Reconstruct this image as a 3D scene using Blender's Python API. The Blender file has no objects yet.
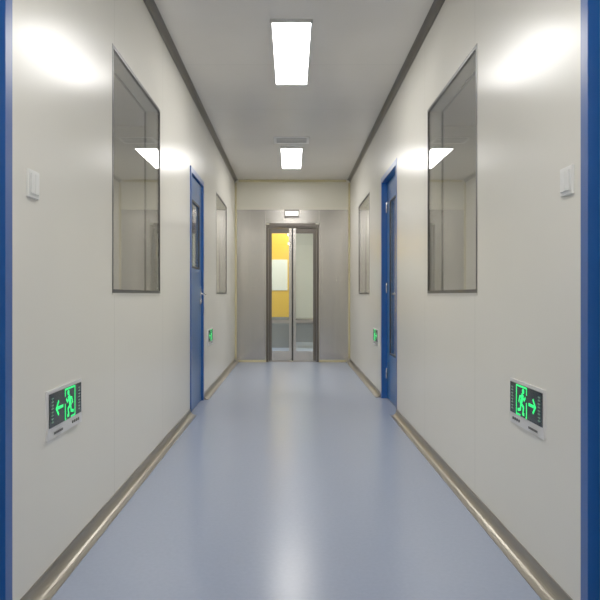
import bpy, bmesh, math
from mathutils import Vector

D=9.85; XL=-0.869; XR=0.90; H=2.80; T=0.10
sc=bpy.context.scene
try:
    sc.view_settings.view_transform='Standard'
    sc.view_settings.look='None'
    sc.view_settings.exposure=0.0
    sc.view_settings.gamma=1.3
except Exception as e: print(e)

# ---------------- materials ----------------
def mat(name,col,rough=0.5,metal=0.0,emit=None,es=0,noise=None,bump=0.0,scale=(1,1,1),ior=1.5,coat=0.0,seam=None):
    m=bpy.data.materials.new(name); m.use_nodes=True
    nt=m.node_tree; b=nt.nodes['Principled BSDF']
    b.inputs['Base Color'].default_value=(*col,1)
    b.inputs['Roughness'].default_value=rough
    b.inputs['Metallic'].default_value=metal
    b.inputs['IOR'].default_value=ior
    b.inputs['Coat Weight'].default_value=coat
    b.inputs['Coat Roughness'].default_value=0.08
    if emit:
        b.inputs['Emission Color'].default_value=(*emit,1)
        b.inputs['Emission Strength'].default_value=es
    tc=nt.nodes.new('ShaderNodeTexCoord')
    colout=None
    if noise:
        nscale,amt=noise
        mp=nt.nodes.new('ShaderNodeMapping'); mp.inputs['Scale'].default_value=scale
        nt.links.new(tc.outputs['Object'],mp.inputs[0])
        n=nt.nodes.new('ShaderNodeTexNoise'); n.inputs['Scale'].default_value=nscale
        n.inputs['Detail'].default_value=4
        nt.links.new(mp.outputs[0],n.inputs['Vector'])
        r=nt.nodes.new('ShaderNodeMapRange')
        r.inputs['From Min'].default_value=0.3; r.inputs['From Max'].default_value=0.7
        r.inputs['To Min'].default_value=1-amt; r.inputs['To Max'].default_value=1+amt
        nt.links.new(n.outputs[0],r.inputs['Value'])
        mx=nt.nodes.new('ShaderNodeVectorMath'); mx.operation='SCALE'
        mx.inputs[0].default_value=col
        nt.links.new(r.outputs[0],mx.inputs['Scale'])
        colout=mx.outputs[0]
        nt.links.new(colout,b.inputs['Base Color'])
        if bump:
            bp=nt.nodes.new('ShaderNodeBump'); bp.inputs['Strength'].default_value=bump
            bp.inputs['Distance'].default_value=0.002
            nt.links.new(n.outputs[0],bp.inputs['Height'])
            nt.links.new(bp.outputs[0],b.inputs['Normal'])
    if seam and colout:
        axis,period,off,width,dark=seam
        sp=nt.nodes.new('ShaderNodeSeparateXYZ'); nt.links.new(tc.outputs['Object'],sp.inputs[0])
        a=nt.nodes.new('ShaderNodeMath'); a.operation='SUBTRACT'; a.inputs[1].default_value=off
        nt.links.new(sp.outputs[axis],a.inputs[0])
        w=nt.nodes.new('ShaderNodeMath'); w.operation='PINGPONG'; w.inputs[1].default_value=period/2
        nt.links.new(a.outputs[0],w.inputs[0])
        g=nt.nodes.new('ShaderNodeMath'); g.operation='GREATER_THAN'; g.inputs[1].default_value=width
        nt.links.new(w.outputs[0],g.inputs[0])
        r2=nt.nodes.new('ShaderNodeMapRange'); r2.inputs['To Min'].default_value=dark; r2.inputs['To Max'].default_value=1
        nt.links.new(g.outputs[0],r2.inputs['Value'])
        m2=nt.nodes.new('ShaderNodeVectorMath'); m2.operation='SCALE'
        nt.links.new(colout,m2.inputs[0]); nt.links.new(r2.outputs[0],m2.inputs['Scale'])
        nt.links.new(m2.outputs[0],b.inputs['Base Color'])
    return m

def glass(name,tint,r0=0.04):
    # thin pane: transparent + mirror mixed by Schlick reflectance (same from both sides)
    m=bpy.data.materials.new(name); m.use_nodes=True; nt=m.node_tree
    nt.nodes.remove(nt.nodes['Principled BSDF'])
    out=nt.nodes['Material Output']
    tr=nt.nodes.new('ShaderNodeBsdfTransparent'); tr.inputs[0].default_value=(*tint,1)
    gl=nt.nodes.new('ShaderNodeBsdfGlossy'); gl.inputs['Roughness'].default_value=0.0
    gl.inputs[0].default_value=(.95,.95,.95,1)
    lw=nt.nodes.new('ShaderNodeLayerWeight'); lw.inputs['Blend'].default_value=.5
    p=nt.nodes.new('ShaderNodeMath'); p.operation='POWER'; p.inputs[1].default_value=5
    nt.links.new(lw.outputs['Facing'],p.inputs[0])
    q=nt.nodes.new('ShaderNodeMath'); q.operation='MULTIPLY_ADD'; q.inputs[1].default_value=1-r0; q.inputs[2].default_value=r0
    nt.links.new(p.outputs[0],q.inputs[0])
    mx=nt.nodes.new('ShaderNodeMixShader')
    nt.links.new(q.outputs[0],mx.inputs[0]); nt.links.new(tr.outputs[0],mx.inputs[1])
    nt.links.new(gl.outputs[0],mx.inputs[2]); nt.links.new(mx.outputs[0],out.inputs[0])
    return m

M_wall=mat('wall_panel_paint',(0.80,0.775,0.695),0.24,noise=(1.5,0.012),bump=0.03,ior=1.38,seam=(1,1.18,0.78,0.002,0.74))
M_endw=mat('end_wall_paint',(0.78,0.74,0.61),0.3,noise=(2,0.015))
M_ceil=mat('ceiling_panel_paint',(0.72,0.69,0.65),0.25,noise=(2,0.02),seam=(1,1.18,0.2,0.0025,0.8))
M_floor=mat('vinyl_floor',(0.30,0.355,0.50),0.24,noise=(60,0.03),ior=1.45)
M_blue=mat('blue_door_paint',(0.010,0.078,0.33),0.3,noise=(3,0.03))
M_blued=mat('dark_blue_gasket',(0.003,0.012,0.06),0.5)
M_bluel=mat('blue_leaf_paint',(0.020,0.11,0.33),0.3,noise=(3,0.03))
M_bronze=mat('bronze_aluminium',(0.33,0.295,0.24),0.28,metal=0.9,noise=(4,0.12),scale=(1,.4,1))
M_grey=mat('grey_aluminium_trim',(0.12,0.108,0.095),0.38,metal=0.6,noise=(4,0.06),scale=(1,.4,1))
M_alu=mat('cream_aluminium',(0.66,0.58,0.33),0.35,metal=0.3)
M_steel=mat('brushed_steel',(0.47,0.445,0.41),0.20,metal=1.0,noise=(14,0.06),scale=(6,6,.12))
M_steeld=mat('dark_steel_frame',(0.125,0.11,0.095),0.33,metal=0.9,noise=(14,0.05),scale=(6,6,.2))
M_rubber=mat('black_gasket',(0.015,0.015,0.015),0.5)
M_wframe=mat('window_band',(0.03,0.028,0.026),0.35)
M_wsil=mat('window_sill',(0.55,0.53,0.48),0.35)
M_glass=glass('window_glass',(0.93,0.94,0.92),0.06)
M_dglass=glass('door_glass',(0.92,0.94,0.92),0.04)
M_lamp=mat('lamp_diffuser',(0.9,0.9,0.9),0.5,emit=(1.0,0.975,0.925),es=21)
M_lamp2=mat('room_lamp_diffuser',(0.9,0.9,0.9),0.5,emit=(1.0,0.96,0.90),es=26)
M_lamp3=mat('far_room_lamp_diffuser',(0.9,0.9,0.9),0.5,emit=(1.0,1.0,0.92),es=28)
M_white=mat('white_plastic',(0.80,0.80,0.77),0.35)
M_whitef=mat('white_lamp_frame',(0.75,0.74,0.72),0.4)
M_slot=mat('diffuser_slot',(0.25,0.25,0.25),0.6)
M_silver=mat('sign_silver_frame',(0.78,0.77,0.76),0.35,metal=0.2)
M_black=mat('sign_black_glass',(0.005,0.009,0.009),0.12,ior=1.4)
M_green=mat('sign_green_glow',(0.01,0.45,0.12),0.4,emit=(0.004,0.95,0.16),es=0.95)
M_greend=mat('sign_green_dim',(0.10,0.20,0.15),0.4,emit=(0.15,0.45,0.28),es=0.2)
M_ink=mat('sign_ink',(0.04,0.04,0.04),0.5)
M_chrome=mat('handle_steel',(0.7,0.7,0.7),0.2,metal=1)
M_yellow=mat('yellow_panel',(0.74,0.43,0.02),0.4,noise=(3,0.03))
M_cream=mat('room_wall_paint',(0.76,0.77,0.66),0.4,noise=(2,0.02))
M_side=mat('side_room_paint',(0.66,0.63,0.56),0.5,noise=(2,0.02))
M_bench=mat('grey_bench',(0.16,0.17,0.17),0.4,noise=(3,0.05))
M_led=mat('display_glow',(0.8,0.8,0.8),0.4,emit=(1,1,0.9),es=1.2)

# ---------------- builder ----------------
class B:
    def __init__(s,name): s.n=name; s.bm=bmesh.new(); s.m=[]
    def mi(s,m):
        if m not in s.m: s.m.append(m)
        return s.m.index(m)
    def box(s,x0,x1,y0,y1,z0,z1,m):
        x0,x1=sorted((x0,x1)); y0,y1=sorted((y0,y1)); z0,z1=sorted((z0,z1))
        v=[s.bm.verts.new((x,y,z)) for x in(x0,x1) for y in(y0,y1) for z in(z0,z1)]
        for f in((0,1,3,2),(4,6,7,5),(0,4,5,1),(2,3,7,6),(0,2,6,4),(1,5,7,3)):
            fc=s.bm.faces.new([v[i] for i in f]); fc.material_index=s.mi(m)
    def poly(s,pts,m,depth=None):
        f=s.bm.faces.new([s.bm.verts.new(p) for p in pts]); f.material_index=s.mi(m)
    def prism(s,prof,y0,y1,m,smooth=False):
        a=[s.bm.verts.new((x,y0,z)) for x,z in prof]; b=[s.bm.verts.new((x,y1,z)) for x,z in prof]
        n=len(prof); k=s.mi(m)
        for i in range(n):
            j=(i+1)%n
            f=s.bm.faces.new((a[i],a[j],b[j],b[i])); f.material_index=k
        f=s.bm.faces.new(a[::-1]); f.material_index=k
        f=s.bm.faces.new(b); f.material_index=k
    def cyl(s,p0,p1,r,m,seg=16):
        p0=Vector(p0);p1=Vector(p1);d=(p1-p0).normalized()
        u=d.orthogonal().normalized(); w=d.cross(u); k=s.mi(m)
        A=[];Bv=[]
        for i in range(seg):
            t=2*math.pi*i/seg; o=(u*math.cos(t)+w*math.sin(t))*r
            A.append(s.bm.verts.new(p0+o)); Bv.append(s.bm.verts.new(p1+o))
        for i in range(seg):
            j=(i+1)%seg; f=s.bm.faces.new((A[i],A[j],Bv[j],Bv[i])); f.material_index=k; f.smooth=True
        s.bm.faces.new(A[::-1]).material_index=k; s.bm.faces.new(Bv).material_index=k
    def done(s,bevel=0.0):
        bmesh.ops.recalc_face_normals(s.bm,faces=s.bm.faces)
        me=bpy.data.meshes.new(s.n); s.bm.to_mesh(me); s.bm.free()
        for m in s.m: me.materials.append(m)
        o=bpy.data.objects.new(s.n,me); sc.collection.objects.link(o)
        if bevel:
            md=o.modifiers.new('bevel','BEVEL'); md.width=bevel; md.segments=2; md.limit_method='ANGLE'
        return o

# ---------------- shell ----------------
Y0=-3.0
WIN=[(3.10,4.23,1.04,2.25),(7.38,8.57,1.04,2.22)]
DL=[(1.05,1.99,0,2.15),(5.48,6.30,0,2.14)]
DR=[(1.05,1.99,0,2.15),(5.46,6.43,0,2.20)]
def wall(name,x0,x1,ops,y0,y1):
    b=B(name); ops=sorted(ops); y=y0
    for a,c,z0,z1 in ops:
        b.box(x0,x1,y,a,0,H,M_wall)
        if z0>0: b.box(x0,x1,a,c,0,z0,M_wall)
        b.box(x0,x1,a,c,z1,H,M_wall); y=c
    b.box(x0,x1,y,y1,0,H,M_wall); return b.done()
wall('wall_left',XL-T,XL,WIN+DL,Y0,D)
wall('wall_right',XR,XR+T,WIN+DR,Y0,D)
b=B('floor'); b.box(-3.6,3.6,Y0-.1,14.1,-0.1,0,M_floor); b.done()
b=B('ceiling'); b.box(-3.6,3.6,Y0-.1,14.1,H,H+.1,M_ceil); b.done()
DX0,DX1,DZ=-0.39,0.42,2.11
b=B('wall_end')
b.box(-3.6,DX0,D,D+T,0,H,M_endw); b.box(DX1,3.6,D,D+T,0,H,M_endw); b.box(DX0,DX1,D,D+T,DZ,H,M_endw); b.done()
b=B('wall_behind'); b.box(-3.6,3.6,Y0-.1,Y0,0,H,M_wall); b.done()
b=B('wall_left_room'); b.box(-3.6,-3.5,Y0,14.0,0,H,M_side); b.box(-3.5,XL-T,2.3,2.4,0,H,M_side); b.box(-3.5,XL-T,6.7,6.8,0,H,M_side); b.done()
b=B('wall_right_room'); b.box(3.5,3.6,Y0,14.0,0,H,M_side); b.box(XR+T,3.5,2.3,2.4,0,H,M_side); b.box(XR+T,3.5,6.7,6.8,0,H,M_side); b.done()
b=B('wall_far_room'); b.box(-3.6,3.6,14.0,14.1,0,H,M_cream); b.done()

# baseboards (concave cove) and ceiling coves
def cove(x,s,r,zb,up,lip):
    pts=[(x,zb),(x,zb+up*(r+lip)),(x+s*.004,zb+up*(r+lip))]
    n=8
    for i in range(n+1):
        t=math.pi/2*i/n
        cx=x+s*(r+.004); cz=zb+up*(r+.004)
        pts.append((cx-s*r*math.cos(t),cz-up*r*math.sin(t)))
    pts+= [(x+s*(r+lip),zb+up*.004),(x+s*(r+lip),zb)]
    return pts
def run(name,x,s,r,zb,up,lip,segs,m):
    b=B(name)
    for a,c in segs: b.prism(cove(x,s,r,zb,up,lip),a,c,m)
    o=b.done()
    return o
run('baseboard_left',XL,1,.045,0,1,.01,[(Y0,1.05),(1.99,5.48),(6.30,D)],M_bronze)
run('baseboard_right',XR,-1,.045,0,1,.01,[(Y0,1.05),(1.99,5.46),(6.43,D)],M_bronze)
run('trim_1',XL,1,.036,H,-1,.008,[(Y0,D)],M_grey)
run('trim_2',XR,-1,.036,H,-1,.008,[(Y0,D)],M_grey)
b=B('trim_3'); b.box(XL,XL+.028,D-.03,D,.056,H-.05,M_alu); b.done(.004)
b=B('trim_4'); b.box(XR-.028,XR,D-.03,D,.056,H-.05,M_alu); b.done(.004)
b=B('trim_5'); b.box(XL+.056,XR-.056,D-.03,D,H-.035,H,M_alu); b.done(.004)

# ---------------- windows ----------------
def window(name,side,op):
    y0,y1,z0,z1=op; b=B(name)
    xw=XL if side<0 else XR
    X=lambda d: xw-side*d      # d>0 into corridor
    f=.018
    def ring(d0,d1,w,m,inset=0):
        a,c,e,g=y0+inset,y1-inset,z0+inset,z1-inset
        b.box(X(d0),X(d1),a,a+w,e,g,m); b.box(X(d0),X(d1),c-w,c,e,g,m)
        b.box(X(d0),X(d1),a+w,c-w,e,e+w,m); b.box(X(d0),X(d1),a+w,c-w,g-w,g,m)
    ring(.002,-.012,f,M_wframe)           # dark ceramic band
    ring(-.012,-T+.012,.012,M_wsil)
    ring(-T+.012,-T,f,M_wframe)
    b.box(X(-.003),X(-.008),y0+f,y1-f,z0+f,z1-f,M_glass)
    b.box(X(.004),X(-.002),y0-.006,y1+.006,z0-.008,z0,M_wsil) # sill bead
    b.done()
n=1
for side in(-1,1):
    for op in WIN:
        window('window_%d'%n,side,op); n+=1

# ---------------- blue doors ----------------
def door(name,side,op,vision,handle_far=True,rec=.03,pr=.010,hinges=True):
    y0,y1,z0,z1=op; b=B(name)
    xw=XL if side<0 else XR
    X=lambda d: xw-side*d
    w=.05
    b.box(X(pr),X(-T),y0,y0+w,0,z1,M_blue); b.box(X(pr),X(-T),y1-w,y1,0,z1,M_blue)
    b.box(X(pr),X(-T),y0+w,y1-w,z1-w,z1,M_blue)
    g=.006
    a,c,t=y0+w+g,y1-w-g,z1-w-g
    b.box(X(-rec-.03),X(-T+.005),y0+w,a+.01,0,z1-w,M_blued); b.box(X(-rec-.03),X(-T+.005),c-.01,y1-w,0,z1-w,M_blued)
    va,vc,ve,vg=vision
    d0,d1=-rec,-rec-.04
    b.box(X(d0),X(d1),a,va,.008,t,M_bluel); b.box(X(d0),X(d1),vc,c,.008,t,M_bluel)
    b.box(X(d0),X(d1),va,vc,.008,ve,M_bluel); b.box(X(d0),X(d1),va,vc,vg,t,M_bluel)
    k=.018
    for (p,q,r,s_) in((va,va+k,ve,vg),(vc-k,vc,ve,vg),(va+k,vc-k,ve,ve+k),(va+k,vc-k,vg-k,vg)):
        b.box(X(d0+.003),X(d0-.01),p,q,r,s_,M_rubber)
    b.box(X(d0-.012),X(d0-.02),va+k,vc-k,ve+k,vg-k,M_glass)
    hy=c-.06 if handle_far else a+.06; sg=-1 if handle_far else 1; hz=1.04
    b.box(X(d0),X(d0+.008),hy-.022,hy+.022,hz-.11,hz+.06,M_chrome)
    b.cyl((X(d0+.008),hy,hz),(X(d0+.055),hy,hz),.010,M_chrome)
    b.cyl((X(d0+.05),hy,hz),(X(d0+.05),hy+sg*.12,hz),.009,M_chrome)
    b.cyl((X(d0+.008),hy,hz-.07),(X(d0+.014),hy,hz-.07),.011,M_chrome)
    yh=a if handle_far else c
    if hinges:
        for zz in(.25,1.1,1.9): b.cyl((X(d0+.008),yh,zz-.05),(X(d0+.008),yh,zz+.05),.009,M_chrome)
    b.done(.0015)
door('door_1',-1,DL[0],(1.30,1.75,1.27,1.88),handle_far=False,pr=.002,hinges=False)
door('door_2',-1,DL[1],(5.66,6.12,1.27,1.88),rec=.012)
door('door_3',1,DR[0],(1.30,1.75,1.27,1.88),handle_far=False,pr=.002,hinges=False)
door('door_4',1,DR[1],(5.66,6.22,.45,1.95),handle_far=False,rec=.055,pr=.003)

# ---------------- end sliding door ----------------
yf=D-.012
b=B('trim_7')   # stainless cladding around the door
b.box(XL+.03,DX0-.006,yf,D,.03,2.34,M_steel); b.box(DX1+.006,XR-.03,yf,D,.03,2.34,M_steel)
b.box(DX0-.003,DX1+.003,yf,D,DZ+.022,2.34,M_steel)
b.done()
b=B('door_5')
b.box(DX0,DX0+.035,D-.03,D+.08,0,DZ,M_steeld); b.box(DX1-.035,DX1,D-.03,D+.08,0,DZ,M_steeld)
b.box(DX0+.035,DX1-.035,D-.03,D+.08,DZ-.05,DZ,M_steeld)
b.box(DX0+.035,DX1-.035,D-.02,D+.08,0,.012,M_steel)
b.box(DX0+.05,DX1-.05,D-.055,D-.03,DZ-.025,DZ+.02,M_steeld)
mid=(DX0+DX1)/2
for a,c in((DX0+.037,mid-.004),(mid+.004,DX1-.037)):
    y0,y1=D+.01,D+.05; st=.050
    oa=M_steeld if a<mid-.1 else M_steel; oc=M_steel if a<mid-.1 else M_steeld
    b.box(a,a+st,y0,y1,.02,DZ-.055,oa); b.box(c-st,c,y0,y1,.02,DZ-.055,oc)
    b.box(a+st,c-st,y0,y1,.02,.16,M_steel); b.box(a+st,c-st,y0,y1,DZ-.13,DZ-.055,M_steeld)
    b.box(a+st,c-st,y0+.01,y1-.01,.60,.64,M_steel)
    b.box(a+st,c-st,y0+.015,y0+.023,.16,DZ-.13,M_dglass)
b.box(mid-.012,mid+.012,D+.004,D+.045,.02,DZ-.055,M_rubber)
b.done()
b=B('door_indicator_lamp')
b.box(-.11,.12,yf-.05,yf,2.22,2.335,M_steeld); b.box(-.095,.105,yf-.056,yf-.05,2.245,2.31,M_led); b.done()
b=B('trim_6'); b.box(XL+.06,DX0-.001,D-.035,D-.012,0,.03,M_alu); b.box(DX1+.001,XR-.06,D-.035,D-.012,0,.03,M_alu); b.done()

# far room contents
b=B('yellow_cabinet')
b.box(-.75,-.04,12.5,12.95,.60,2.25,M_yellow)
b.box(-.75,-.04,12.5,12.95,0,.60,M_bench)
b.box(-.62,-.08,12.485,12.5,1.12,1.72,M_cream)
b.box(-.40,-.394,12.49,12.5,1.72,2.25,M_rubber); b.box(-.40,-.394,12.49,12.5,.60,1.12,M_rubber)
b.done(.004)
b=B('steel_bench'); b.box(.02,1.3,12.3,12.8,.54,.58,M_steel)
b.box(.04,1.28,12.34,12.36,.12,.54,M_bench)
for x in(.05,1.25):
    for y in(12.33,12.75): b.box(x-.02,x+.02,y-.02,y+.02,0,.54,M_steel)
b.done(.003)

# ---------------- ceiling lamps ----------------
def lamp(xc,y0,y1,w,m):
    b=B('ceiling_light_panel'); z=H; f=.012; x0,x1=xc-w/2,xc+w/2
    b.box(x0-f,x1+f,y0-f,y0,z-.02,z,M_whitef); b.box(x0-f,x1+f,y1,y1+f,z-.02,z,M_whitef)
    b.box(x0-f,x0,y0,y1,z-.02,z,M_whitef); b.box(x1,x1+f,y0,y1,z-.02,z,M_whitef)
    b.box(x0,x1,y0,y1,z-.015,z-.004,m); b.done()
for a in(-2.6,.72,4.12,7.66): lamp(0,a,a+1.2,.25,M_lamp)
for s in(-2.2,2.2):
    lamp(s,3.4,4.6,.3,M_lamp2); lamp(s,7.8,9.0,.3,M_lamp2)
lamp(0,11.0,12.2,.6,M_lamp3)
b=B('ceiling_air_diffuser'); 
b.box(-.20,.20,7.16,7.44,H-.012,H,M_whitef)
for i in range(4): b.box(-.17,.17,7.19+i*.06,7.205+i*.06,H-.015,H-.012,M_slot)
b.done()

# ---------------- switches ----------------
def switch(side,yc,zc):
    xw=XL if side<0 else XR; X=lambda d: xw-side*d
    b=B('light_switch')
    b.box(X(0),X(.009),yc-.046,yc+.046,zc-.046,zc+.046,M_white)
    b.box(X(.009),X(.014),yc-.032,yc-.001,zc-.034,zc+.034,M_white)
    b.box(X(.009),X(.014),yc+.001,yc+.032,zc-.034,zc+.034,M_white)
    b.done(.002)
switch(-1,2.14,1.40); switch(1,2.08,1.40)

# ---------------- exit signs ----------------
def sign(side,y0,z0,L,Hh):
    xw=XL if side<0 else XR; X=lambda d: xw-side*d
    b=B('emergency_exit_sign'); f=.012; y1=y0+L; z1=z0+Hh
    b.box(X(0),X(.008),y0,y1,z0,z1,M_silver)
    gz0=z0+.042; b.box(X(.008),X(.011),y0+f,y1-f,gz0,z1-f,M_black)
    h=z1-f-gz0; cz=gz0
    lay=[.0116]
    def stroke(pts,w,m):
        for p,q in zip(pts[:-1],pts[1:]):
            d=Vector((q[0]-p[0],q[1]-p[1])); 
            if d.length==0: continue
            dn=d.normalized(); nn=Vector((-dn.y,dn.x))*w/2; e=dn*w*.3
            P=[(p[0]-e.x+nn.x,p[1]-e.y+nn.y),(q[0]+e.x+nn.x,q[1]+e.y+nn.y),(q[0]+e.x-nn.x,q[1]+e.y-nn.y),(p[0]-e.x-nn.x,p[1]-e.y-nn.y)]
            lay[0]+=.00003
            b.poly([(X(lay[0]),y,z) for y,z in P],m)
    mc=y0+L*.60; mh=h*.92; mz=cz+h*.04
    def m(u,v): return (mc-u*mh, mz+v*mh)
    stroke([m(.1,.70),m(-.04,.42)],.022,M_green)
    stroke([m(.08,.68),m(.26,.56),m(.36,.66)],.009,M_green)
    stroke([m(.08,.68),m(-.16,.64),m(-.24,.46)],.009,M_green)
    stroke([m(-.04,.42),m(.2,.32),m(.14,.08),m(.24,.08)],.011,M_green)
    stroke([m(-.04,.42),m(-.10,.2),m(-.32,.16)],.011,M_green)
    c=m(.17,.86); lay[0]+=.00003
    b.poly([(X(lay[0]),c[0]+.0105*math.cos(t*math.pi/8),c[1]+.0105*math.sin(t*math.pi/8)) for t in range(16)],M_green)
    o=.48
    stroke([m(o-.06,.0),m(o,.0)],.007,M_green)
    stroke([m(o,.78),m(o,1.0),m(-o,1.0),m(-o,.0),m(-.1,.0)],.007,M_green)
    stroke([m(o,.0),m(o,.50)],.007,M_green)
    ya=y0+L*.20; yb=y0+L*.38; za=cz+h*.5
    stroke([(yb,za),(ya+.006,za)],.011,M_green)
    stroke([(ya+.022,za+.024),(ya,za),(ya+.022,za-.024)],.010,M_green)
    for yy in(y0+L*.10,y0+L*.88):
        for r in range(4):
            zz=cz+h*(.2+.2*r); q=.010
            stroke([(yy-q,zz-.006),(yy+q,zz-.006)],.003,M_greend)
            stroke([(yy-q,zz+.006),(yy+q,zz+.006)],.003,M_greend)
            stroke([(yy,zz-.009),(yy,zz+.009)],.003,M_greend)
    for i in range(7): 
        yy=y0+.05+i*.013; stroke([(yy,z0+.018),(yy+.007,z0+.018)],.009,M_ink)
    for i in range(4):
        yy=y1-.11+i*.022; b.cyl((X(.008),yy,z0+.02),(X(.011),yy,z0+.02),.006,M_ink)
    b.done()
sign(-1,2.26,.512,.365,.176); sign(1,2.26,.517,.355,.176)
sign(-1,6.62,.50,.37,.175); sign(1,6.62,.50,.36,.175)

# ---------------- world + camera ----------------
w=bpy.data.worlds.new('world'); sc.world=w; w.use_nodes=True
w.node_tree.nodes['Background'].inputs[0].default_value=(.6,.62,.65,1); w.node_tree.nodes['Background'].inputs[1].default_value=.3
cam=bpy.data.cameras.new('camera'); co=bpy.data.objects.new('camera',cam); sc.collection.objects.link(co)
co.location=(0,0,1.03); co.rotation_euler=(math.pi/2,0,0)
cam.sensor_width=36; cam.lens=38.4; cam.shift_x=8.5/600; cam.shift_y=-5/600; cam.clip_start=.05
sc.camera=co
